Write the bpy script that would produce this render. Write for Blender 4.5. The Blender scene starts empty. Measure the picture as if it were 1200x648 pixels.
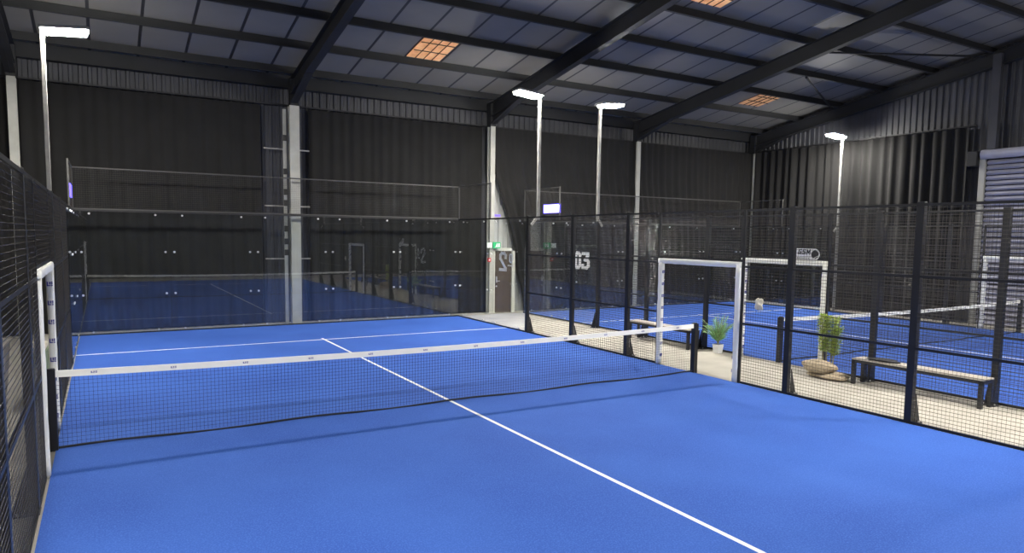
import bpy, bmesh, math, random
from mathutils import Vector, Matrix

# ------------------------------------------------------------------ camera, world, exposure
sc = bpy.context.scene
C = sc.collection
sc.view_settings.view_transform = 'Standard'
sc.view_settings.look = 'None'
sc.view_settings.gamma = 1
sc.view_settings.use_curve_mapping = False
sc.view_settings.exposure = 0.0
LAMP_POWER = 740.0        # emission strength of every floodlight lens

YAW, PITCH, ROLL = 0.5338, -0.0886, 0.0128
fw = Vector((math.sin(YAW)*math.cos(PITCH), math.cos(YAW)*math.cos(PITCH), math.sin(PITCH)))
ri = Vector((math.cos(YAW), -math.sin(YAW), 0)); up = ri.cross(fw)
r2 = ri*math.cos(ROLL)+up*math.sin(ROLL); u2 = -ri*math.sin(ROLL)+up*math.cos(ROLL)
cam_d = bpy.data.cameras.new('camera'); cam = bpy.data.objects.new('camera', cam_d); C.objects.link(cam)
m = Matrix.Identity(4)
for i in range(3):
    m[i][0] = r2[i]; m[i][1] = u2[i]; m[i][2] = -fw[i]
m[0][3], m[1][3], m[2][3] = -4.444, -9.270, 2.4975
cam.matrix_world = m
cam_d.sensor_width = 36; cam_d.lens = 811.15/1200*36; cam_d.shift_y = 25.08/1200; cam_d.clip_start = 0.05
sc.camera = cam
w = bpy.data.worlds.new('dusk'); sc.world = w; w.use_nodes = True
w.node_tree.nodes['Background'].inputs[0].default_value = (0.5, 0.55, 0.7, 1)
w.node_tree.nodes['Background'].inputs[1].default_value = 0.05

R = random.Random(7)

# ------------------------------------------------------------------ materials
def mat(name, col, rough=.6, metal=0., emit=None, es=0., spec=None):
    m = bpy.data.materials.new(name); m.use_nodes = True
    b = m.node_tree.nodes['Principled BSDF']
    b.inputs['Base Color'].default_value = (*col, 1); b.inputs['Roughness'].default_value = rough
    b.inputs['Metallic'].default_value = metal
    if spec is not None: b.inputs['Specular IOR Level'].default_value = spec
    if emit: b.inputs['Emission Color'].default_value = (*emit, 1); b.inputs['Emission Strength'].default_value = es
    return m
def noisy(name, c1, c2, scale, rough=.8, detail=4, bump=0., metal=0., c3=None, s3=300., spec=None):
    m = mat(name, c1, rough, metal, spec=spec); nt = m.node_tree; N = nt.nodes; L = nt.links
    b = N['Principled BSDF']
    geo = N.new('ShaderNodeNewGeometry')
    n = N.new('ShaderNodeTexNoise'); n.inputs['Scale'].default_value = scale; n.inputs['Detail'].default_value = detail
    L.new(geo.outputs['Position'], n.inputs['Vector'])
    cr = N.new('ShaderNodeValToRGB'); cr.color_ramp.elements[0].position = .35; cr.color_ramp.elements[1].position = .68
    cr.color_ramp.elements[0].color = (*c1, 1); cr.color_ramp.elements[1].color = (*c2, 1)
    L.new(n.outputs['Fac'], cr.inputs['Fac']); out = cr.outputs['Color']
    if c3:
        n3 = N.new('ShaderNodeTexNoise'); n3.inputs['Scale'].default_value = s3; n3.inputs['Detail'].default_value = 2
        L.new(geo.outputs['Position'], n3.inputs['Vector'])
        c = N.new('ShaderNodeValToRGB'); c.color_ramp.elements[0].position = .45; c.color_ramp.elements[1].position = .85
        L.new(n3.outputs['Fac'], c.inputs['Fac'])
        mx = N.new('ShaderNodeMix'); mx.data_type = 'RGBA'
        L.new(c.outputs['Color'], mx.inputs['Factor']); L.new(out, mx.inputs['A']); mx.inputs['B'].default_value = (*c3, 1)
        out = mx.outputs['Result']
    L.new(out, b.inputs['Base Color'])
    if bump:
        bp = N.new('ShaderNodeBump'); bp.inputs['Strength'].default_value = bump; bp.inputs['Distance'].default_value = .01
        L.new(n.outputs['Fac'], bp.inputs['Height']); L.new(bp.outputs['Normal'], b.inputs['Normal'])
    return m
def glass_mat():
    m = bpy.data.materials.new('toughened_glass'); m.use_nodes = True; nt = m.node_tree; N = nt.nodes; L = nt.links
    N.remove(N['Principled BSDF']); out = N['Material Output']
    lw = N.new('ShaderNodeLayerWeight'); lw.inputs['Blend'].default_value = .5
    p = N.new('ShaderNodeMath'); p.operation = 'POWER'; p.inputs[1].default_value = 5
    L.new(lw.outputs['Facing'], p.inputs[0])
    q = N.new('ShaderNodeMath'); q.operation = 'MULTIPLY_ADD'; q.inputs[1].default_value = .93; q.inputs[2].default_value = .07
    L.new(p.outputs[0], q.inputs[0])
    t = N.new('ShaderNodeBsdfTransparent'); t.inputs[0].default_value = (.96, .975, .97, 1)
    g = N.new('ShaderNodeBsdfGlossy'); g.inputs['Roughness'].default_value = 0.0; g.inputs[0].default_value = (.95, .97, 1, 1)
    mx = N.new('ShaderNodeMixShader'); L.new(q.outputs[0], mx.inputs[0]); L.new(t.outputs[0], mx.inputs[1]); L.new(g.outputs[0], mx.inputs[2])
    L.new(mx.outputs[0], out.inputs['Surface'])
    return m
M = {}
def turf_mat():
    m = noisy('blue_turf', (.026, .085, .37), (.038, .115, .45), .55, .92, 8, c3=(.075, .17, .58), s3=70, spec=.25)
    return m
M['turf'] = turf_mat()
M['line'] = noisy('white_turf_line', (.78, .78, .80), (.88, .88, .88), 12, .9)
M['concrete'] = noisy('aisle_concrete', (.36, .335, .285), (.46, .43, .37), 1.3, .75, 6, bump=.05)
M['black'] = mat('black_powder_coat', (.012, .012, .013), .42)
M['wire'] = mat('dark_coated_wire', (.085, .078, .068), .2)
M['thin_rail'] = mat('dull_grey_tube', (.07, .068, .064), .5, .3)
M['glass'] = glass_mat()
M['steel'] = mat('brushed_steel', (.75, .75, .74), .3, .8)
M['galv'] = noisy('galvanised_steel', (.30, .29, .27), (.42, .41, .38), 6, .5, metal=.3)
M['column'] = noisy('painted_column_steel', (.33, .33, .29), (.42, .41, .37), 2.5, .6)
M['beam'] = noisy('dark_roof_steel', (.009, .0095, .011), (.014, .0145, .017), 1.5, .7)
M['curtain'] = noisy('black_drape_cloth', (.0055, .0051, .0048), (.0080, .0074, .0069), 2.0, .95)
M['pad'] = noisy('white_foam_padding', (.91, .90, .82), (.95, .94, .87), 7, .7, bump=.15)
M['logo'] = mat('blue_print', (.03, .03, .25), .6)
M['pale_logo'] = mat('faded_blue_print', (.22, .22, .42), .6)
M['tape'] = noisy('white_net_tape', (.93, .92, .84), (.96, .95, .88), 5, .7)
M['net'] = mat('black_net_twine', (.012, .014, .02), .8)
M['lens'] = mat('floodlight_lens', (1, 1, 1), .4, emit=(1.0, .97, .90), es=LAMP_POWER)
M['housing'] = mat('grey_lamp_housing', (.25, .25, .25), .5)
M['door'] = noisy('brown_door_paint', (.055, .040, .030), (.070, .052, .040), 3, .5)
M['door_trim'] = mat('pale_door_trim', (.55, .54, .48), .6)
M['clad_light'] = noisy('pale_cladding', (.34, .34, .33), (.42, .42, .41), 1.0, .6)
M['clad_dark'] = noisy('slate_cladding', (.036, .037, .044), (.052, .053, .062), 1.2, .6)
M['shutter'] = noisy('lavender_shutter_slat', (.34, .34, .42), (.43, .43, .51), 1.5, .5)
M['wood'] = noisy('pale_bench_board', (.42, .38, .32), (.52, .48, .42), 5, .55)
M['burlap'] = noisy('burlap', (.30, .24, .16), (.46, .38, .27), 25, .95, bump=.6)
M['leaf'] = noisy('yellow_green_leaf', (.24, .36, .04), (.55, .62, .12), 9, .6)
M['palm'] = noisy('palm_green_leaf', (.16, .42, .12), (.42, .66, .30), 9, .6)
M['stem'] = noisy('pale_stem', (.25, .24, .13), (.34, .31, .18), 12, .8)
M['white'] = mat('white_plastic', (.8, .8, .8), .4)
M['sign'] = mat('white_vinyl', (.85, .85, .85), .5, emit=None)
def vinyl():
    m = mat('white_vinyl', (.92, .92, .92), .5); nt = m.node_tree; N = nt.nodes
    tr = N.new('ShaderNodeBsdfTranslucent'); tr.inputs[0].default_value = (.9, .9, .9, 1); mx = N.new('ShaderNodeMixShader'); mx.inputs[0].default_value = .62
    nt.links.new(N['Principled BSDF'].outputs[0], mx.inputs[1]); nt.links.new(tr.outputs[0], mx.inputs[2]); nt.links.new(mx.outputs[0], N['Material Output'].inputs['Surface'])
    return m
M['sign'] = vinyl()
M['green'] = mat('exit_green_backlit', (.02, .35, .12), .5, emit=(.05, .6, .25), es=.3)
M['exit_white'] = mat('exit_white_backlit', (.8, .85, .8), .5, emit=(.8, .95, .85), es=.2)
M['red'] = mat('alarm_red', (.55, .03, .03), .4)
M['screen'] = mat('led_sign_face', (.6, .6, 1), .4, emit=(.62, .66, 1.0), es=5.0)
M['screen_text'] = mat('led_sign_marks', (.5, .6, .7), .4, emit=(.45, .75, .62), es=1.2)
M['violet'] = mat('violet_led_edge', (.1, .05, .6), .4, emit=(.10, .08, 1.0), es=3.5)
M['violet_dim'] = mat('violet_strip', (.15, .1, .5), .4, emit=(.12, .08, .6), es=.8)
M['cloth'] = noisy('cream_cloth', (.62, .56, .42), (.75, .70, .58), 20, .9)
M['crate_green'] = noisy('sage_green_fabric', (.22, .28, .14), (.36, .40, .24), 18, .8)
M['board'] = noisy('pale_plywood', (.42, .38, .32), (.62, .58, .5), 4, .8)
M['darkcloth'] = noisy('charcoal_cloth', (.02, .02, .022), (.05, .05, .055), 14, .9)

def ceiling_mat():
    m = mat('insulated_roof_panel', (.1, .1, .12), .6); nt = m.node_tree; N = nt.nodes; L = nt.links; b = N['Principled BSDF']
    g = N.new('ShaderNodeNewGeometry'); s = N.new('ShaderNodeSeparateXYZ'); L.new(g.outputs['Position'], s.inputs[0])
    a = N.new('ShaderNodeMath'); a.operation = 'ADD'; a.inputs[1].default_value = 1.53+20.4; L.new(s.outputs['X'], a.inputs[0])
    d = N.new('ShaderNodeMath'); d.operation = 'DIVIDE'; d.inputs[1].default_value = 1.02; L.new(a.outputs[0], d.inputs[0])
    f = N.new('ShaderNodeMath'); f.operation = 'FRACT'; L.new(d.outputs[0], f.inputs[0])
    c = N.new('ShaderNodeMath'); c.operation = 'LESS_THAN'; c.inputs[1].default_value = .065; L.new(f.outputs[0], c.inputs[0])
    n = N.new('ShaderNodeTexNoise'); n.inputs['Scale'].default_value = .8; n.inputs['Detail'].default_value = 3; L.new(g.outputs['Position'], n.inputs['Vector'])
    cr = N.new('ShaderNodeValToRGB'); cr.color_ramp.elements[0].color = (.165, .155, .137, 1); cr.color_ramp.elements[1].color = (.225, .212, .19, 1)
    L.new(n.outputs['Fac'], cr.inputs['Fac'])
    mx = N.new('ShaderNodeMix'); mx.data_type = 'RGBA'; L.new(c.outputs[0], mx.inputs['Factor']); L.new(cr.outputs['Color'], mx.inputs['A'])
    mx.inputs['B'].default_value = (.022, .022, .024, 1); L.new(mx.outputs['Result'], b.inputs['Base Color'])
    return m
M['ceiling'] = ceiling_mat()
def skylight_mat():
    m = mat('amber_translucent_sheet', (.5, .3, .15), .5); nt = m.node_tree; N = nt.nodes; L = nt.links; b = N['Principled BSDF']
    g = N.new('ShaderNodeNewGeometry'); n = N.new('ShaderNodeTexNoise'); n.inputs['Scale'].default_value = 5; L.new(g.outputs['Position'], n.inputs['Vector'])
    cr = N.new('ShaderNodeValToRGB'); cr.color_ramp.elements[0].position = .3; cr.color_ramp.elements[1].position = .75
    cr.color_ramp.elements[0].color = (.55, .20, .06, 1); cr.color_ramp.elements[1].color = (1, .55, .28, 1)
    L.new(n.outputs['Fac'], cr.inputs['Fac']); L.new(cr.outputs['Color'], b.inputs['Emission Color']); b.inputs['Emission Strength'].default_value = .62
    return m
M['sky_bright'] = skylight_mat()
M['sky_dim'] = M['sky_bright'].copy(); M['sky_dim'].node_tree.nodes['Principled BSDF'].inputs['Emission Strength'].default_value = .28

# ------------------------------------------------------------------ helpers
class MB:
    def __init__(s): s.v = []; s.f = []
    def quadbox(s, p):                       # 8 corners: bottom 4, top 4
        b = len(s.v); s.v += [tuple(q) for q in p]
        s.f += [tuple(b+i for i in f) for f in ((0,3,2,1),(4,5,6,7),(0,1,5,4),(1,2,6,5),(2,3,7,6),(3,0,4,7))]; return s
    def box(s, x0, x1, y0, y1, z0, z1):
        return s.quadbox([(x0,y0,z0),(x1,y0,z0),(x1,y1,z0),(x0,y1,z0),(x0,y0,z1),(x1,y0,z1),(x1,y1,z1),(x0,y1,z1)])
    def rod(s, a, b, r, n=6, r2=None, cap=True):
        a = Vector(a); b = Vector(b); d = (b-a).normalized(); r2 = r if r2 is None else r2
        u = d.cross(Vector((0,0,1)) if abs(d.z) < .9 else Vector((1,0,0))).normalized(); v = d.cross(u); k = len(s.v)
        for p, rr in ((a, r), (b, r2)):
            for i in range(n):
                t = 2*math.pi*(i+.5)/n; s.v.append(tuple(p+u*math.cos(t)*rr+v*math.sin(t)*rr))
        for i in range(n): j = (i+1) % n; s.f.append((k+i, k+j, k+n+j, k+n+i))
        if cap: s.f.append(tuple(k+i for i in range(n))[::-1]); s.f.append(tuple(k+n+i for i in range(n)))
        return s
    def bar(s, a, b, wd, ht, upv=(0,0,1)):   # rectangular bar centred on a->b
        a = Vector(a); b = Vector(b); d = (b-a).normalized(); U = Vector(upv); sd = d.cross(U).normalized(); U = sd.cross(d).normalized()
        h = sd*wd/2; t = U*ht/2
        return s.quadbox([a-h-t, a+h-t, b+h-t, b-h-t, a-h+t, a+h+t, b+h+t, b-h+t])
    def tube(s, pts, r, n=6):
        for a, b in zip(pts, pts[1:]): s.rod(a, b, r, n)
        return s
    def disc(s, c, axis, r, t, n=14):
        c = Vector(c); a = Vector(axis)*t/2; return s.rod(c-a, c+a, r, n)
    def build(s, name, m, parent=None, smooth=False, bevel=0, loc=None):
        me = bpy.data.meshes.new(name); me.from_pydata(s.v, [], s.f); me.materials.append(M[m] if isinstance(m, str) else m)
        o = bpy.data.objects.new(name, me); C.objects.link(o)
        if parent is not None: o.parent = parent; o.location = -parent.location
        if parent is not None and parent.type == 'MESH': o.location = (0,0,0)
        if smooth: me.polygons.foreach_set('use_smooth', [True]*len(me.polygons))
        if bevel:
            b = o.modifiers.new('bevel', 'BEVEL'); b.width = bevel; b.segments = 3; b.limit_method = 'ANGLE'
        me.update(); return o
def tag(o, label, cat, group=None, kind=None):
    o['label'] = label; o['category'] = cat
    if group: o['group'] = group
    if kind: o['kind'] = kind
    return o
def thing(name, label, cat, loc=(0,0,0), group=None):
    o = bpy.data.objects.new(name, None); C.objects.link(o); o.location = loc; o.empty_display_size = .2
    return tag(o, label, cat, group)
def struct(o): o['kind'] = 'structure'; return o

# ------------------------------------------------------------------ hall shell
HX0, HX1, HY0, HY1 = -7.0, 18.75, -13.0, 10.75
def roof_z(y): return 6.8+.165*(10.6-y)
struct(MB().box(HX0-.2, HX1+.2, HY0-.2, HY1+.2, -.2, 0).build('floor', 'concrete'))
b = MB(); za, zb = roof_z(HY1+.2), roof_z(HY0-.2)
x0, x1 = HX0-.2, HX1+.2
b.quadbox([(x0,HY0-.2,zb),(x1,HY0-.2,zb),(x1,HY1+.2,za),(x0,HY1+.2,za),(x0,HY0-.2,zb+.12),(x1,HY0-.2,zb+.12),(x1,HY1+.2,za+.12),(x0,HY1+.2,za+.12)])
struct(b.build('ceiling', 'ceiling'))
def corrugated(axis, fixed, a0, a1, zfun, z0, out, pitch=.2, dep=.035):
    """trapezoid-profile sheet; axis = running axis, ribs vertical, 'out' = outward sign"""
    pts = []; a = a0; k = 0
    while a < a1:
        for da, dd in ((0,0),(.30*pitch,0),(.42*pitch,dep),(.88*pitch,dep)):
            if a+da < a1: pts.append((a+da, dd))
        a += pitch
    pts.append((a1, 0)); b = MB()
    for (p, d), (q, e) in zip(pts, pts[1:]):
        def P(t, dd, z): return (t, fixed+out*dd, z) if axis == 'x' else (fixed+out*dd, t, z)
        k = len(b.v); b.v += [P(p,d,z0), P(q,e,z0), P(q,e,zfun(q)), P(p,d,zfun(p)), P(p,d+.03,z0), P(q,e+.03,z0), P(q,e+.03,zfun(q)), P(p,d+.03,zfun(p))]
        b.f += [(k,k+1,k+2,k+3),(k+5,k+4,k+7,k+6),(k+3,k+2,k+6,k+7),(k+1,k,k+4,k+5)]
    return b
struct(corrugated('x', HY1, HX0, HX1, lambda t: roof_z(HY1)+.02, 0, 1).build('wall_far', 'clad_dark'))
struct(corrugated('y', HX1, HY0, HY1, lambda t: roof_z(t)+.02, 0, 1).build('wall_right', 'clad_dark'))
struct(corrugated('y', HX0, HY0, HY1, lambda t: roof_z(t)+.02, 0, -1).build('wall_left', 'clad_dark'))
struct(corrugated('x', HY0, HX0, HX1, lambda t: roof_z(HY0)+.02, 0, -1).build('wall_near', 'clad_dark'))

# columns + rafters (portal frames)
def ibeam(b, a, c, wd, dp, upv, tf=.02):
    a = Vector(a); c = Vector(c); d = (c-a).normalized(); U = Vector(upv); sd = d.cross(U).normalized(); U = sd.cross(d).normalized()
    for s_ in (-1, 1): b.bar(a+U*s_*(dp/2-tf/2), c+U*s_*(dp/2-tf/2), wd, tf, U)
    b.bar(a, c, .014, dp-2*tf, U)
RX = {-6.1: ('far left, half hidden by the left mesh wall', 'farthest left'), .15: ('standing behind the back glass of the near court', 'second from the left'),
      6.3: ('beside the brown door', 'above the brown door column'), 12.3: ('behind the back wall of the far court', 'fourth from the left'), 18.45: ('in the far right corner of the hall', 'against the right end wall')}
for x, (cl, rl) in RX.items():
    b = MB(); ibeam(b, (x, 10.32, 0), (x, 10.32, 5.95), .26 if abs(x-.15) < .1 else .17, .22, (0,1,0)); b.box(x-.18, x+.18, 10.18, 10.46, 0, .02)
    tag(b.build('steel_column', 'column'), 'pale painted steel column '+cl, 'column', 'hall columns', 'structure')
    b = MB(); dz = .20+.21
    ibeam(b, (x, 10.25, roof_z(10.25)-dz), (x, HY0, roof_z(HY0)-dz), .2, .42, (0,0,1))
    # haunch
    z1 = roof_z(10.43)-.6; zt = roof_z(8.6)-.62
    for hx0, hx1, th in ((x-.008, x+.008, 0), ):
        b.quadbox([(hx0,8.6,zt-.01),(hx1,8.6,zt-.01),(hx1,10.43,5.93),(hx0,10.43,5.93),(hx0,8.6,zt+.1),(hx1,8.6,zt+.1),(hx1,10.43,z1+.1),(hx0,10.43,z1+.1)])
    b.bar((x, 10.43, 5.96), (x, 8.6, zt), .2, .02); b.box(x-.1, x+.1, 10.2, 10.44, 5.95, z1+.45)
    tag(b.build('roof_rafter', 'beam'), 'dark sloping steel roof rafter '+rl, 'rafter', 'roof rafters', 'structure')
ords = ['at the eaves of the far wall', 'second up from the far eaves', 'third up from the far eaves', 'fourth up from the far eaves', 'fifth up from the far eaves', 'sixth up from the far eaves', 'seventh up from the far eaves']
for i, y in enumerate([10.55, 9.95, 8.3, 6.65, 5.0, 3.35, 1.7, .05, -1.6, -3.25, -4.9, -6.55, -8.2, -9.85, -11.5]):
    z = roof_z(y); b = MB()
    if i == 0:
        b.box(HX0, HX1, y-.02, y, z-.34, z-.01); b.box(HX0, HX1, y-.1, y, z-.36, z-.34); b.box(HX0, HX1, y, y+.12, z-.36, z-.34)
    else:      # Z-section purlin
        b.box(HX0, HX1, y-.004, y+.004, z-.2, z-.01); b.box(HX0, HX1, y-.08, y, z-.205, z-.195); b.box(HX0, HX1, y, y+.08, z-.02, z-.005); b.box(HX0, HX1, y-.085, y-.075, z-.2, z-.17)
    tag(b.build('roof_purlin', 'beam'), 'long dark steel roof purlin, '+(ords[i] if i < len(ords) else 'one of those high overhead'), 'purlin', 'roof purlins', 'structure')
for (a, c, l) in (((13.2,3.35),(18.3,1.75),'nearer the camera'), ((14.3,4.9),(18.2,6.7),'farther from the camera')):
    tag(MB().rod((a[0],a[1],roof_z(a[1])-.28),(c[0],c[1],roof_z(c[1])-.28),.03,8).build('roof_brace','beam'), 'thin dark diagonal roof brace near the right end wall, the one '+l, 'brace', 'roof braces', 'structure')

# skylights
for k, (xa, xb, ya, yb, mt, l) in enumerate(((2.58,3.52,6.74,8.2,'sky_bright','brightest amber rooflight, in the second bay from the left'), (7.55,8.5,1.79,3.0,'sky_bright','amber rooflight cut by the top edge of the photo'),
        (14.8,15.8,6.74,7.95,'sky_dim','dull amber rooflight farthest right'))):
    t = thing('rooflight', l, 'skylight', (xa, ya, roof_z(ya)), 'amber rooflights')
    def rz(y, d): return roof_z(y)-d
    b = MB(); b.quadbox([(xa,ya,rz(ya,.035)),(xb,ya,rz(ya,.035)),(xb,yb,rz(yb,.035)),(xa,yb,rz(yb,.035)),(xa,ya,rz(ya,.02)),(xb,ya,rz(ya,.02)),(xb,yb,rz(yb,.02)),(xa,yb,rz(yb,.02))]); b.build('translucent_sheet', mt, t)
    b = MB()
    for i in range(1, 4):
        xx = xa+(xb-xa)*i/4; b.bar((xx,ya,rz(ya,.05)),(xx,yb,rz(yb,.05)),.010,.02)
    for i in range(1, 3):
        yy = ya+(yb-ya)*i/3; b.bar((xa,yy,rz(yy,.05)),(xb,yy,rz(yy,.05)),.012,.02)
    b.build('glazing_bar', 'beam', t)

# ------------------------------------------------------------------ curtains
def curtain(name, label, pf, n, z0, z1, amp=.05, left_edge=None, seed=1):
    """pf(t)->(x,y), normal; vertical folds, t in [0,1]"""
    r = random.Random(seed); ph = 0; b = MB(); rows = 14; cols = []
    for i in range(n+1):
        cols.append((i/n, amp*(math.sin(ph)+.5*math.sin(ph*.43+1)+.35*math.sin(ph*.171+2)))); ph += .7*r.uniform(.55, 1.5)
    for side in (0, 1):
        for j in range(rows+1):
            f = j/rows; z = z0+(z1-z0)*f
            for t, d in cols:
                tt = t
                if left_edge: e = left_edge(z); tt = e+(1-e)*t
                x, y, nx, ny = pf(tt); d2 = d*(1.15-.55*f)
                b.v.append((x+nx*(d2+side*.006), y+ny*(d2+side*.006), z))
    W = n+1; S = W*(rows+1)
    for j in range(rows):
        for i in range(n):
            a = j*W+i; b.f.append((a, a+1, a+W+1, a+W)); b.f.append((S+a+1, S+a, S+a+W, S+a+W+1))
    return tag(b.build(name, 'curtain', smooth=True), label, 'curtain', 'black hall curtains')
Yc = 10.62
def px(x0, x1, y=Yc): return lambda t: (x0+(x1-x0)*t, y, 0, -1)
curtain('curtain', 'black floor-length curtain behind the left end of the near court', px(-6.0, -.68), 150, .03, 5.95, .028, seed=2)
curtain('curtain', 'black curtain between the cable-clad column and the brown door', px(.62, 6.12), 150, .03, 5.95, .028, seed=3)
curtain('curtain', 'black curtain far left beyond the left column', px(-6.95, -6.2), 24, .03, 5.95, .04, seed=4)
def edge(z):
    pts = [(0,7.6),(.69,7.52),(1.3,7.30),(2.0,7.22),(2.5,7.12),(3.0,6.98),(3.75,6.70),(4.55,6.42),(5.48,6.36),(6,6.36)]
    for (za, xa), (zb, xb) in zip(pts, pts[1:]):
        if z <= zb: e = xa+(xb-xa)*(z-za)/(zb-za); break
    else: e = 6.36
    return (e-6.36)/(18.5-6.36)
curtain('curtain', 'wide black curtain drawn aside beside the brown door', px(6.36, 18.5, 10.36), 330, .03, 5.95, .035, edge, seed=5)
curtain('curtain', 'pleated black curtain on the right end wall, left of the roller shutter', lambda t: (18.45, 10.2-(10.2-2.14)*t, -1, 0), 200, .03, 5.98, .07, seed=6)
curtain('curtain', 'black curtain along the aisle left of the near court', lambda t: (-6.75, 10.2-20*t, 1, 0), 300, .03, 5.9, .05, seed=8)
# curtain track above
for (a, c, l) in (((-6.95,10.6,6.0),(18.4,10.6,6.0),'along the far wall'), ((18.5,10.3,6.03),(18.5,2.0,6.03),'on the right end wall')):
    tag(MB().bar(a, c, .04, .04).build('curtain_rail', 'beam'), 'slim dark curtain rail '+l, 'curtain rail')

# cladding + door beside the 6.3 column
tag(corrugated('x', 10.60, 6.40, 7.85, lambda t: 5.7, 0, 1, .18, .03).build('cladding_sheet', 'clad_light'), 'pale corrugated wall sheet around the brown door', 'wall cladding', kind='structure')
t = thing('door_1', 'brown door with pale frame between column and drawn curtain', 'door', (6.6,10.35,0)); t['kind'] = 'structure'
dl = MB().box(6.46, 7.08, 10.30, 10.35, 0.01, 2.02).build('door_leaf', 'door', t)
b = MB(); b.box(7.09, 7.2, 10.27, 10.38, 0, 2.12); b.box(6.42, 7.2, 10.27, 10.38, 2.03, 2.12); b.box(6.42, 6.455, 10.27, 10.38, 0, 2.12); b.build('door_frame', 'door_trim', t)
b = MB(); b.bar((6.52,10.28,1.0),(6.52,10.28,1.2),.04,.02,(0,1,0)); b.bar((6.52,10.25,1.05),(6.62,10.25,1.05),.02,.02); b.box(6.51,6.53,10.25,10.3,1.04,1.06); b.disc((6.52,10.29,.88),(0,1,0),.025,.02); b.build('door_handle', 'steel', dl)
tag(MB().box(6.08, 6.25, 10.12, 10.16, 2.13, 2.29).build('exit_sign', 'exit_white'), 'white box sign left of the green exit sign', 'sign')
t = thing('exit_sign', 'small green emergency exit sign on the column above the brown door', 'sign', (6.42,10.14,2.1))
MB().box(6.30, 6.56, 10.12, 10.17, 2.11, 2.31).build('sign_box', 'green', t)
b = MB(); b.box(6.40,6.455,10.112,10.119,2.15,2.24); b.disc((6.435,10.115,2.262),(0,1,0),.016,.006); b.bar((6.36,10.115,2.14),(6.42,10.115,2.20),.006,.02); b.box(6.475,6.53,10.112,10.119,2.15,2.27); b.build('running_man', 'exit_white', t)
t = thing('fire_alarm_call_point', 'red fire alarm call point on the column left of the brown door', 'alarm', (6.2,10.15,1.7))
MB().box(6.13, 6.25, 10.17, 10.208, 1.68, 1.80).build('call_box', 'red', t, bevel=.006); MB().box(6.165,6.215,10.164,10.171,1.715,1.765).build('break_glass', 'white', t)
tag(MB().box(6.34, 6.72, 10.42, 10.46, 3.13, 3.2).build('light_strip', 'violet_dim'), 'thin violet light strip on the pale cladding above the door', 'light')

# rails, conduit around the .15 column
for z, l in ((4.8,'top'), (3.25,'middle'), (1.8,'lowest')):
    tag(MB().bar((-.6,10.55,z),(-.02,10.55,z),.03,.035).bar((.28,10.55,z),(.62,10.55,z),.03,.035).build('cladding_rail','galv'), l+' short steel rail crossing behind the column at the back glass', 'rail', 'rails behind the column', 'structure')
t = thing('cable_conduit', 'pale vertical conduit with black clips left of the column', 'conduit', (-.1,10.36,0), None)
MB().box(-.13, -.05, 10.33, 10.39, 0, 5.85).build('conduit', 'column', t)
for z in (5.0, 4.1, 3.55, 3.25, 2.55, 2.2, 1.9): MB().box(-.14, -.03, 10.31, 10.33, z, z+.16).build('cable_clip', 'black', t)

# ------------------------------------------------------------------ roller shutter on the right wall
t = thing('roller_shutter', 'pale lavender roller shutter in the right end wall', 'shutter', (18.5,0,0)); b = MB()
z = .02
while z < 4.9:
    b.quadbox([(18.52,-3.4,z),(18.56,-3.4,z),(18.56,1.62,z),(18.52,1.62,z),(18.44,-3.4,z+.05),(18.56,-3.4,z+.05),(18.56,1.62,z+.05),(18.44,1.62,z+.05)])
    b.quadbox([(18.44,-3.4,z+.05),(18.56,-3.4,z+.05),(18.56,1.62,z+.05),(18.44,1.62,z+.05),(18.53,-3.4,z+.13),(18.56,-3.4,z+.13),(18.56,1.62,z+.13),(18.53,1.62,z+.13)])
    z += .155
b.build('slat_curtain', 'shutter', t)
for ya in (1.64, -3.57): MB().box(18.40, 18.5, ya, ya+.16, 0, 5.05).build('guide_rail', 'column', t)
b = MB(); b.rod((18.42,-3.5,5.12),(18.42,1.75,5.12),.14,16); b.build('roller', 'shutter', t)
MB().box(18.22, 18.46, 1.80, 2.08, 4.78, 5.22).build('motor_box', 'beam', t, bevel=.01)
tag(MB().box(18.3, 18.48, 1.35, 1.58, 5.26, roof_z(1.5)-.3).build('wind_post', 'clad_dark'), 'grey steel post rising above the roller shutter', 'column', kind='structure')

# ------------------------------------------------------------------ court builders
def wire_panel(b, P, a0, a1, z0, z1, r=.0020, s=.05, skip_h=False):
    """P(a, z) -> point; welded 50 mm mesh"""
    n = int(round((a1-a0)/s)); k = int(round((z1-z0)/s))
    for i in range(1, n): a = a0+(a1-a0)*i/n; b.rod(P(a, z0), P(a, z1), r*.8, 5, cap=False)
    for j in range(1, k): z = z0+(z1-z0)*j/k; b.rod(P(a0, z, 1), P(a1, z, 1), r*1.55, 5, cap=False)
def mesh_panel(X, out, y0, y1, z0, z1, rails, label, group, name='mesh_panel'):
    t = thing(name, label, 'fence panel', (X, y0, z0), group); b = MB()
    wire_panel(b, lambda a, z, h=0: (X+out*.012-out*h*.0042, a, z), y0+.04, y1-.04, z0, z1)
    b.build('wire_mesh', 'wire', t, smooth=True)
    for z in rails: MB().bar((X+out*.02, y0+.03, z), (X+out*.02, y1-.03, z), .03, .036).build('rail', 'black', t)
    return t
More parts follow.
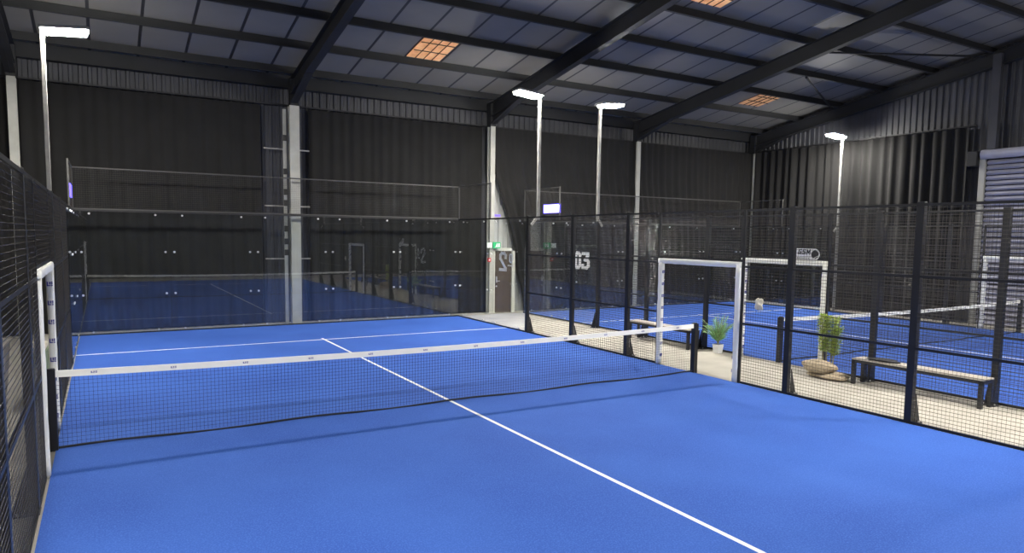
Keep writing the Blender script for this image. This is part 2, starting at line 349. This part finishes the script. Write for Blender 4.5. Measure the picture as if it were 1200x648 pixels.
def post(X, out, y, h, label, group):
    t = thing('fence_post', label, 'fence post', (X, y, 0), group)
    xa, xb = sorted((X+out*.005, X+out*.085))
    MB().box(xa, xb, y-.05, y+.05, 0, h).build('post', 'black', t, bevel=.006)
    b = MB()
    k = len(b.v)
    for yy in (y-.055, y+.055):
        xo = X+out*.085
        b.quadbox([(xo,yy-.004,.012),(xo+out*.13,yy-.004,.012),(xo+out*.13,yy+.004,.012),(xo,yy+.004,.012),(xo,yy-.004,.42),(xo+out*.012,yy-.004,.42),(xo+out*.012,yy+.004,.42),(xo,yy+.004,.42)])
    lo, hi = sorted((X-out*.0, X+out*.23)); b.box(lo, hi, y-.09, y+.09, 0, .014)
    br = b.build('base_bracket', 'black', t)
    for yy in (y-.07, y+.07): MB().rod((X+out*.17, yy, .014), (X+out*.17, yy, .035), .012, 6).build('anchor_bolt', 'steel', br)
    return t
def side_glass(X, out, y0, y1, label, group, ends):
    t = thing('glass_panel', label, 'glass panel', (X, y0, 0), group)
    MB().box(X-.005, X+.005, y0+.004, y1-.004, .03, 2.97).build('glass_pane', 'glass', t)
    for z in (.022, 2.985): MB().bar((X+out*.012, y0, z), (X+out*.012, y1, z), .03, .036).build('frame_rail', 'black', t)
    for yy in (y0+.35, y1-.35):
        for z in (.075, 2.91): MB().disc((X, yy, z), (1,0,0), .022, .03).build('glass_bolt', 'steel', t)
    for yy in ends:
        for z in (.97, 2.0): MB().disc((X, yy, z), (1,0,0), .024, .035).build('glass_bolt', 'steel', t)
    return t
def back_glass(Y, x0, x1, label, group, ends, railm='black'):
    t = thing('glass_panel', label, 'glass panel', (x0, Y, 0), group)
    MB().box(x0+.004, x1-.004, Y-.005, Y+.005, .03, 2.97).build('glass_pane', 'glass', t)
    for z in (.022, 2.985): MB().bar((x0, Y+.012, z), (x1, Y+.012, z), .03, .036).build('frame_rail', railm, t)
    for xx in (x0+.3, x1-.3):
        for z in (.075, 2.91): MB().disc((xx, Y, z), (0,1,0), .024, .03).build('glass_bolt', 'steel', t)
    for xx in ends:
        for z in (.97, 2.0): MB().disc((xx, Y, z), (0,1,0), .026, .035).build('glass_bolt', 'steel', t)
    return t
def upper_back(Y, x0, x1, label, group):
    t = thing('upper_mesh_panel', label, 'fence panel', (x0, Y, 3), group); b = MB()
    wire_panel(b, lambda a, z, h=0: (a, Y+.012-h*.0042, z), x0+.02, x1-.02, 3.02, 3.98, .0013); b.build('wire_mesh', 'wire', t, smooth=True)
    for z in (3.02, 3.98): MB().rod((x0, Y+.02, z), (x1, Y+.02, z), .018, 8).build('rail', 'thin_rail', t)
    return t
def return_mesh(X, out, label, group, y0=8, y1=10):
    t = thing('upper_mesh_panel', label, 'fence panel', (X, y0, 3), group); b = MB()
    wire_panel(b, lambda a, z, h=0: (X+out*.012-out*h*.0042, a, z), y0+.02, y1-.02, 3.02, 3.98, .0013); b.build('wire_mesh', 'wire', t, smooth=True)
    b = MB().rod((X+out*.02,y0,3.98),(X+out*.02,y1,3.98),.018,8); b.build('rail','thin_rail',t)
    for y in (y0, y1): MB().rod((X+out*.02,y,3.0),(X+out*.02,y,4.0),.022,8).build('upright','thin_rail',t)
    return t
def emblem(b, P, s):
    """small square mark: box with a notch and a dot, drawn in-plane via P(u, v)"""
    for (u0,v0,u1,v1) in ((-.5,-.45,-.3,.45),(-.3,-.45,.1,-.25),(-.1,-.1,.1,.45),(.2,-.1,.5,.1),(.2,.2,.5,.45),(.2,-.45,.5,-.25)):
        b.quadbox([P(u0*s,v0*s,0),P(u1*s,v0*s,0),P(u1*s,v0*s,1),P(u0*s,v0*s,1),P(u0*s,v1*s,0),P(u1*s,v1*s,0),P(u1*s,v1*s,1),P(u0*s,v1*s,1)])
def padded_beam(b, a, c, wd, dp, seg=14, seed=0, jit=.004):
    r = random.Random(seed); a = Vector(a); c = Vector(c); d = (c-a).normalized()
    sx = Vector((1,0,0)); sy = d.cross(sx).normalized(); k0 = None
    prof = [(math.cos(t)*abs(math.cos(t))**-.45 if abs(math.cos(t))>1e-3 else 0, math.sin(t)*abs(math.sin(t))**-.45 if abs(math.sin(t))>1e-3 else 0) for t in [2*math.pi*(i+.5)/12 for i in range(12)]]
    for j in range(seg+1):
        p = a+(c-a)*j/seg; k = len(b.v); q = 1+r.uniform(-.07,.07); o = Vector((0,r.uniform(-jit,jit),0))
        for u, v in prof: b.v.append(tuple(p+o+sx*u*dp/2*q+sy*v*wd/2*q))
        if j:
            for i in range(12): n = (i+1)%12; b.f.append((k-12+i,k-12+n,k+n,k+i))
        else: b.f.append(tuple(range(k,k+12))[::-1])
    b.f.append(tuple(range(len(b.v)-12,len(b.v))))
def entrance(X, out, label, logos, seed):
    t = thing('entrance_frame', label, 'entrance frame', (X,0,0), 'padded court entrances')
    for y in (-1.0, 1.0): MB().bar((X+out*.03, y+math.copysign(.045,y), 0), (X+out*.03, y+math.copysign(.045,y), 3.0), .04, .04, (0,1,0)).build('jamb', 'black', t)
    MB().bar((X+out*.03, -1, 2.13), (X+out*.03, 1, 2.13), .04, .04).build('lintel', 'black', t)
    for y in (-1.0, 1.0):
        b = MB(); padded_beam(b, (X+out*.02, y*.97, .0), (X+out*.02, y*.97, 2.06), .115, .085, seed=seed+int(y)); p = b.build('jamb_padding', 'pad', t, smooth=True)
        if logos:
            for i in range(8):
                z = .2+i*.235; b = MB()
                emblem(b, lambda u, v, dd: (X+out*.02+u, y*.97-math.copysign(1,y)*(.0575+.006*dd), z+v), .06)
                b.build('printed_mark', 'logo', p)
    b = MB(); padded_beam(b, (X+out*.02, -1.03, 2.06), (X+out*.02, 1.03, 2.06), .105, .085, seed=seed+5); b.build('header_padding', 'pad', t, smooth=True)
    return t
def net(XA, XB, label):
    t = thing('padel_net', label, 'net', ((XA+XB)/2, 0, 0), 'court nets'); xm = (XA+XB)/2
    def top(x): return .865+.055*((x-xm)/(XB-xm))**2
    b = MB(); s = .045; n = int((XB-XA)/s)
    for i in range(1, n):
        x = XA+(XB-XA)*i/n; b.rod((x,0,.04),(x,0,top(x)-.03),.0017,4,cap=False)
    for j in range(1, 18):
        f = j/18; q = [(XA+(XB-XA)*i/20) for i in range(21)]
        for p, r_ in zip(q, q[1:]): b.rod((p,.003,.04+(top(p)-.07)*f),(r_,.003,.04+(top(r_)-.07)*f),.0017,4,cap=False)
    b.build('net_mesh', 'net', t)
    b = MB(); q = [XA+(XB-XA)*i/40 for i in range(41)]
    for p, r_ in zip(q, q[1:]):
        b.quadbox([(p,-.014,top(p)-.075),(r_,-.014,top(r_)-.075),(r_,.014,top(r_)-.075),(p,.014,top(p)-.075),(p,-.010,top(p)),(r_,-.010,top(r_)),(r_,.010,top(r_)),(p,.010,top(p))])
    tp = b.build('top_tape', 'tape', t)
    for i in range(12):
        x = XA+.42+i*.83; b = MB(); emblem(b, lambda u, v, dd: (x+u*2.4, -.0142-.003*dd, top(x)-.036+v), .026); b.build('printed_mark', 'pale_logo', tp)
    MB().tube([(XA+(XB-XA)*i/30, .0, .028+.012*math.sin(i*.9)) for i in range(31)], .014, 6).build('bottom_cord', 'net', t)
    for x in (XA, XB): MB().box(x-.045, x+.045, -.05, .05, 0, .93).build('net_post', 'black', t, bevel=.008)
    for x in (XA, XB): MB().disc((x, 0, .935), (0,0,1), .04, .02).build('post_cap', 'black', t)
    return t
def floodlight(X, Y, out, label, zb=2.93):
    """pole carried by the fence corner post, head reaching over the court"""
    x = X+out*.24; t = thing('floodlight', label, 'floodlight', (x, Y, 0), 'court floodlights')
    MB().box(x-.036, x+.036, Y-.036, Y+.036, zb, 6.02).build('pole', 'galv', t, bevel=.008)
    MB().bar((x+out*.03, Y, 3.06), (X+out*.06, Y+.02, 2.80), .03, .06).build('stay', 'column', t)
    MB().bar((x+out*.03, Y, 2.96), (X+out*.04, Y+.1, 2.96), .05, .06).build('bracket', 'black', t)
    hx = x-out*.38; tl = .10
    b = MB(); a = Vector((x+out*.05, Y, 6.06)); c = Vector((x-out*.72, Y, 6.06+.72*tl)); b.bar(a, c, .40, .06); hd = b.build('lamp_head', 'housing', t, bevel=.02)
    b = MB(); a2 = a+(c-a)*.13+Vector((0,0,-.058)); c2 = a+(c-a)*.95+Vector((0,0,-.058)); b.bar(a2, c2, .33, .05); b.build('lens', 'lens', hd, bevel=.012)
    return t
def strokes(b, P, polys, wd, th):
    ii = 0
    for pl in polys:
        for (u0,v0),(u1,v1) in zip(pl, pl[1:]):
            ii += 1; d0 = ii*.0004
            L_ = math.hypot(u1-u0, v1-v0); ex = (u1-u0)/L_*wd/2; ey = (v1-v0)/L_*wd/2; nx, ny = -ey, ex
            q = [(u0-ex+nx,v0-ey+ny),(u0-ex-nx,v0-ey-ny),(u1+ex-nx,v1+ey-ny),(u1+ex+nx,v1+ey+ny)]
            b.quadbox([P(u,v,-.0001*(ii%2)) for u, v in q]+[P(u,v,th+d0) for u, v in q])
TWO = [[(.05,.36),(.05,.42),(.10,.47),(.20,.47),(.25,.42),(.25,.33),(.05,.08),(.05,.04),(.26,.04)]]
ZERO = [[(.05,.10),(.05,.42),(.10,.47),(.16,.47),(.21,.42),(.21,.10),(.16,.04),(.10,.04),(.05,.10)]]
THREE = [[(.05,.47),(.24,.47),(.24,.42),(.14,.28),(.22,.27),(.26,.22),(.26,.10),(.20,.04),(.05,.04),(.05,.10)]]

def court(XL, XR, who, back_label):
    for side, X, out in (('left', XL, -1), ('right', XR, 1)):
        S = side+' side of '+who; g = side+' fence of '+who
        where = {6: 'where the side glass ends', 4: 'midway between side glass and entrance', 2: 'just beyond the entrance', -2: 'just before the entrance', -4: 'second before the entrance', -6: 'third before the entrance'}
        for y in (6, 4, 2, -2, -4, -6): post(X, out, y, 3.03, 'black fence post, '+S+', '+where[y], g)
        rl = (.025, 1.05, 2.03, 2.99)
        for y0, y1, l in ((4,6,'next to the side glass'), (2,4,'midway to the entrance'), (1.07,2,'narrow one beyond the entrance'), (-2,-1.07,'narrow one before the entrance'), (-4,-2,'first full width before the entrance'), (-6,-4,'second full width before the entrance')):
            mesh_panel(X, out, y0, y1, 0.03, 3.0, rl, 'black mesh panel, '+S+', '+l, g)
        mesh_panel(X, out, -1.03, 1.03, 2.15, 3.0, (2.99,), 'black mesh panel above the entrance, '+S, g)
        side_glass(X, out, 6, 8, 'clear side glass pane, '+S+', beside the mesh', g, (7.88,))
        side_glass(X, out, 8, 10, 'clear side glass pane, '+S+', at the back corner', g, (8.12, 9.88))
        return_mesh(X, out, 'upper mesh panel above the corner glass, '+S, g)
        entrance(X, out, 'white padded entrance frame, '+S, True, int(X*10) % 97)
    n = 5; g = 'back glass of '+who
    pos = ['leftmost', 'second from the left', 'middle', 'fourth from the left', 'rightmost']
    for i in range(n):
        x0 = XL+2*i; e = ([x0+.1] if i else [x0+.12])+[x0+1.9]
        back_glass(10, x0, x0+2, pos[i]+' clear glass pane in the back wall of '+who, g, e)
        upper_back(10, x0, x0+2, pos[i]+' upper mesh panel on the back glass of '+who, g)
    # turf
    t = thing('court_turf', 'blue artificial turf of '+who, 'court surface', ((XL+XR)/2,0,0))
    MB().box(XL+.02, XR-.02, -9.99, 9.97, .0005, .012).build('turf', 'turf', t)
    xm = (XL+XR)/2
    MB().box(XL+.02, XR-.02, 6.925, 6.975, .012, .0145).build('service_line', 'line', t)
    MB().box(XL+.02, XR-.02, -6.975, -6.925, .012, .0145).build('service_line', 'line', t)
    MB().box(xm-.025, xm+.025, -6.92, 6.92, .012, .0145).box(xm-.025, xm+.025, 6.98, 7.15, .012, .0145).build('centre_line', 'line', t)
    net(XL, XR, 'black net with white tape across '+who)
    floodlight(XL, 5.85, -1, 'floodlight on a tall pole, far left corner of '+who)
    floodlight(XR, 5.85, 1, 'floodlight on a tall pole, far right corner of '+who, 0 if XR > 10 else 2.93)
    floodlight(XL, -5.85, -1, 'floodlight on a tall pole, camera side left of '+who)
    floodlight(XR, -5.85, 1, 'floodlight on a tall pole, camera side right of '+who)
court(-5, 5, 'the near court', '')
court(7.4, 17.4, 'the far court', '')

# court numbers on the side glass
b = MB(); P = lambda u, v, d: (5.007+d, 7.02+u*1.45, 1.54+v*1.05); strokes(b, P, TWO, .075, .002)
t = thing('court_number_sign', 'white number 2 seen mirrored on the right glass of the near court', 'sign', (5.007,7.1,1.5)); b.build('numeral', 'sign', t)
b = MB(); P = lambda u, v, d: (5.007+d, 6.72+u*.7, 1.78+v*.5); strokes(b, P, ZERO, .08, .002); b.box(5.007,5.009,6.66,6.98,1.69,1.73); b.build('small_ring_mark', 'sign', t)
t = thing('court_number_sign', 'white number 03 on the left glass of the far court', 'sign', (7.39,7,1.5))
b = MB(); P = lambda u, v, d: (7.393-d, 7.20-u*1.25, 1.60+v*.92); strokes(b, P, ZERO, .095, .002); b.build('numeral', 'sign', t)
b = MB(); P = lambda u, v, d: (7.393-d, 6.86-u*1.25, 1.60+v*.92); strokes(b, P, THREE, .095, .002); b.build('numeral', 'sign', t)

# GSM plate above the entrance across the aisle
t = thing('sponsor_plate', 'white rounded GSM plate above the entrance across the aisle', 'sign', (7.3,-.55,2.1))
X = 7.31; b = MB(); y0, y1, z0, z1 = -.335, -.765, 2.115, 2.335; rr = (z1-z0)/2; pts = [(y0+0, z0+.02), (y0-.02, z1)]
pts = [(y0+.02,z0),(y0-.0,z1-.03),(y0-.03,z1)]+[(y1-rr*math.sin(a)*1.0, (z0+z1)/2+rr*math.cos(a)) for a in [math.pi*i/12 for i in range(13)]]
k = len(pts); b.v = [(X, y, z) for y, z in pts]+[(X+.006, y, z) for y, z in pts]
b.f = [tuple(range(k)), tuple(range(k, 2*k))[::-1]]+[(i, i+k, (i+1)%k+k, (i+1)%k) for i in range(k)]; b.build('plate', 'sign', t)
P = lambda u, v, d: (X-.001-d, -.395-u*.84-.15*v, 2.225+v)
b = MB(); strokes(b, P, [[(.085,.085),(.02,.085),(.01,.01),(.075,.01),(.08,.045),(.05,.045)], [(.20,.085),(.13,.085),(.125,.05),(.19,.045),(.185,.01),(.12,.01)], [(.235,.005),(.24,.085),(.275,.03),(.31,.085),(.315,.005)]], .02, .002)
b.build('lettering', 'black', t)
b = MB(); b.disc((X-.003, y1-.01, (z0+z1)/2), (1,0,0), .08, .004, 24); b.build('ball_emblem', 'black', t)
b = MB(); strokes(b, lambda u, v, d: (X-.006-d, y1-.01-u, (z0+z1)/2+v), [[(-.02,-.075),(.03,-.045),(.075,-.03)]], .014, .001); b.build('ball_seam', 'sign', t)
b = MB()
for i in range(7): b.box(X-.002, X-.0005, -.40-i*.042, -.377-i*.042, 2.135, 2.165)
b.build('small_print', 'housing', t)

# LED name signs on the corner mesh
for X, out, l in ((7.4, -1, 'bright white-blue LED sign on the corner mesh across the aisle'), (-5, 1, 'white-blue LED sign at the far left corner, seen edge on')):
    t = thing('led_sign', l, 'sign', (X, 8.4, 3.2)); o = -1 if X > 0 else -1
    xa = X-.03 if X > 0 else X-.02
    MB().box(xa-.0, xa+.035, 7.99, 8.87, 3.22, 3.49).build('sign_case', 'violet', t)
    xf = xa-.003
    MB().box(xf, xf+.003, 8.02, 8.84, 3.245, 3.465).build('led_face', 'screen', t)
    b = MB(); xx = xf-.002
    b.box(xx, xx+.002, 8.35, 8.72, 3.33, 3.345).box(xx, xx+.002, 8.10, 8.30, 3.36, 3.375).box(xx, xx+.002, 8.14, 8.19, 3.32, 3.40).build('led_marks', 'screen_text', t)

# ------------------------------------------------------------------ benches in the aisle
def bench(xa, xb, y0, y1, label):
    t = thing('bench', label, 'bench', ((xa+xb)/2, (y0+y1)/2, 0), 'aisle benches')
    for x in (xa, xb):
        for y in (y0, y1): MB().box(x-.03, x+.03, y-.03, y+.03, 0, .415).build('leg', 'black', t)
    b = MB(); b.box(xa-.03, xb+.03, y0-.03, y0+.03, .38, .43).box(xa-.03, xb+.03, y1-.03, y1+.03, .38, .43).box(xa-.03, xa+.03, y0, y1, .38, .43).box(xb-.03, xb+.03, y0, y1, .38, .43); b.build('seat_frame', 'black', t)
    for i in range(4):
        w_ = (xb-xa+.06)/4; MB().box(xa-.03+i*w_+.006, xa-.03+(i+1)*w_-.006, y0-.03, y1+.03, .431, .452).build('seat_slat', 'wood', t)
bench(6.84, 7.12, 2.0, 4.0, 'long black-framed bench in the aisle beyond the entrance')
bench(6.84, 7.12, -4.05, -2.0, 'long black-framed bench in the aisle at the right of the photo')
# folded dark cloth on near bench
def blob(name, m, label, cat, c, s, seed, sub=3, amp=.25, freq=2.2, parent=None):
    bm = bmesh.new(); bmesh.ops.create_icosphere(bm, subdivisions=sub, radius=1); r = random.Random(seed)
    ph = [r.uniform(0,6) for _ in range(6)]
    for v in bm.verts:
        p = v.co; d = 1+amp*(math.sin(p.x*freq+ph[0])*math.sin(p.y*freq*1.3+ph[1])+.5*math.sin(p.z*freq*2.1+ph[2]+p.x*3))
        v.co = Vector((c[0]+p.x*s[0]*d, c[1]+p.y*s[1]*d, max(c[2]+p.z*s[2]*d, c[2]-s[2]*.8)))
    me = bpy.data.meshes.new(name); bm.to_mesh(me); bm.free(); me.materials.append(M[m]); me.polygons.foreach_set('use_smooth', [True]*len(me.polygons))
    o = bpy.data.objects.new(name, me); C.objects.link(o)
    if parent is not None: o.parent = parent; o.location = -parent.location
    elif label: tag(o, label, cat)
    return o
blob('folded_cloth', 'darkcloth', 'dark cloth lying on the far end of the right bench', 'cloth', (6.98,-2.42,.474), (.13,.26,.028), 3)

# ------------------------------------------------------------------ plants
def leaf(b, base, d, L_, wd, droop=.2):
    d = d.normalized(); sd = d.cross(Vector((0,0,1)))
    sd = sd.normalized() if sd.length > .01 else Vector((1,0,0)); p1 = base+d*L_*.45+Vector((0,0,-droop*L_*.15)); p2 = base+d*L_+Vector((0,0,-droop*L_*.6))
    n = sd.cross(d)*.0015; k = len(b.v)
    b.v += [tuple(q) for q in (base, p1+sd*wd/2, p2, p1-sd*wd/2, base-n, p1+sd*wd/2-n, p2-n, p1-sd*wd/2-n)]
    b.f += [(k,k+1,k+2,k+3),(k+7,k+6,k+5,k+4),(k,k+4,k+5,k+1),(k+1,k+5,k+6,k+2),(k+2,k+6,k+7,k+3),(k+3,k+7,k+4,k)]
t = thing('potted_palm', 'feathery green palm in a small white pot inside the aisle', 'potted plant', (7.12,1.38,0))
def frustum(cx, cy, z0, z1, r0, r1, n=4, rot=math.pi/4, b=None):
    b = b or MB(); k = len(b.v)
    for z, r in ((z0,r0),(z1,r1)):
        for i in range(n): a = rot+2*math.pi*i/n; b.v.append((cx+r*math.cos(a), cy+r*math.sin(a), z))
    for i in range(n): j = (i+1)%n; b.f.append((k+i,k+j,k+n+j,k+n+i))
    b.f.append(tuple(k+i for i in range(n))[::-1]); b.f.append(tuple(k+n+i for i in range(n))); return b
frustum(7.12,1.38,0,.20,.095,.125).build('pot','white',t,bevel=.008)
frustum(7.12,1.38,.2,.206,.105,.105).build('soil','darkcloth',t)
bl = MB(); bs = MB(); r = random.Random(11)
for i in range(34):
    az = i*2.4+r.uniform(-.3,.3); L_ = r.uniform(.5,.8); lean = r.choice((.2, .45, .9, 1.1))*r.uniform(.8,1.1); pts = []
    for j in range(9):
        f = j/8; h = lean*L_*f**1.2*.62; pts.append(Vector((7.12+math.cos(az)*h*.9, 1.38+math.sin(az)*h*.9, .2+L_*(f-.42*lean*f**1.8))))
    bs.tube(pts, .005, 5)
    for j in range(2, 9):
        dd = (pts[j]-pts[j-1]).normalized()
        for q in range(2):
            base = pts[j-1]+(pts[j]-pts[j-1])*(q/2)
            for s_ in (-1, 1):
                sd = dd.cross(Vector((-math.sin(az), math.cos(az), 0)).cross(dd)).normalized()*s_
                leaf(bl, base, dd*.7+sd*.9+Vector((0,0,r.uniform(-.2,.25))), r.uniform(.13,.22)*(1.1-.5*j/8), .012)
bs.build('stems','stem',t); bl.build('fronds','palm',t)

t = thing('burlap_sack', 'upper of two lumpy burlap sacks at the foot of the leafy plant', 'sack', (6.78,-1.3,0)); t2 = thing('burlap_sack', 'flat lower burlap sack under the other, in the aisle', 'sack', (6.85,-1.42,0))
blob('sack_body', 'burlap', None, None, (6.88,-1.50,.052), (.28,.42,.062), 5, amp=.10, parent=t2)
blob('sack_body', 'burlap', None, None, (6.80,-1.33,.20), (.24,.35,.125), 9, amp=.10, parent=t)
t = thing('leafy_shrub', 'slim yellow-green leafy plant rising from the burlap sacks', 'plant', (6.95,-1.38,.2)); bl = MB(); bs = MB(); r = random.Random(5)
for i, (dx, dy) in enumerate(((0,0),(.05,-.09),(-.04,.07),(.02,-.17))):
    top = Vector((6.95+dx*1.4, -1.38+dy*1.3, 1.05+r.uniform(-.02,.14))); bot = Vector((6.95+dx*.5, -1.38+dy*.7, .22)); bs.rod(bot, top, .013, 6, .006)
    for k in range(420):
        f = r.uniform(.26, 1.0) if i < 3 else r.uniform(.2, .8); p = bot+(top-bot)*f; az = r.uniform(0,6.28)
        leaf(bl, p+Vector((math.cos(az),math.sin(az),0))*r.uniform(0,.06), Vector((math.cos(az), math.sin(az), r.uniform(.1,1.0))), r.uniform(.05,.085), .034)
bs.build('stems','stem',t); bl.build('foliage','leaf',t)

# crumpled cloth caught in the mesh
blob('crumpled_cloth', 'cloth', 'small crumpled cream cloth caught on the mesh just before the right entrance', 'cloth', (4.965,-1.46,1.41), (.03,.065,.105), 21, amp=.35, freq=3)

# left aisle: board, crate
tag(MB().quadbox([(-5.62,.35,.02),(-5.60,.35,.02),(-5.60,1.55,.02),(-5.62,1.55,.02),(-5.52,.35,1.12),(-5.50,.35,1.12),(-5.50,1.55,1.12),(-5.52,1.55,1.12)]).build('leaning_board','board'), 'pale weathered board standing behind the left mesh fence', 'board')
t = thing('storage_box', 'sage green box with a cream cover, seen through the left entrance', 'box', (-5.33,3.0,0))
MB().box(-5.50,-5.20,2.7,3.3,0,.75).build('box_body','crate_green',t,bevel=.02); MB().box(-5.51,-5.21,2.69,3.31,.75,.83).build('box_cover','cloth',t,bevel=.03)
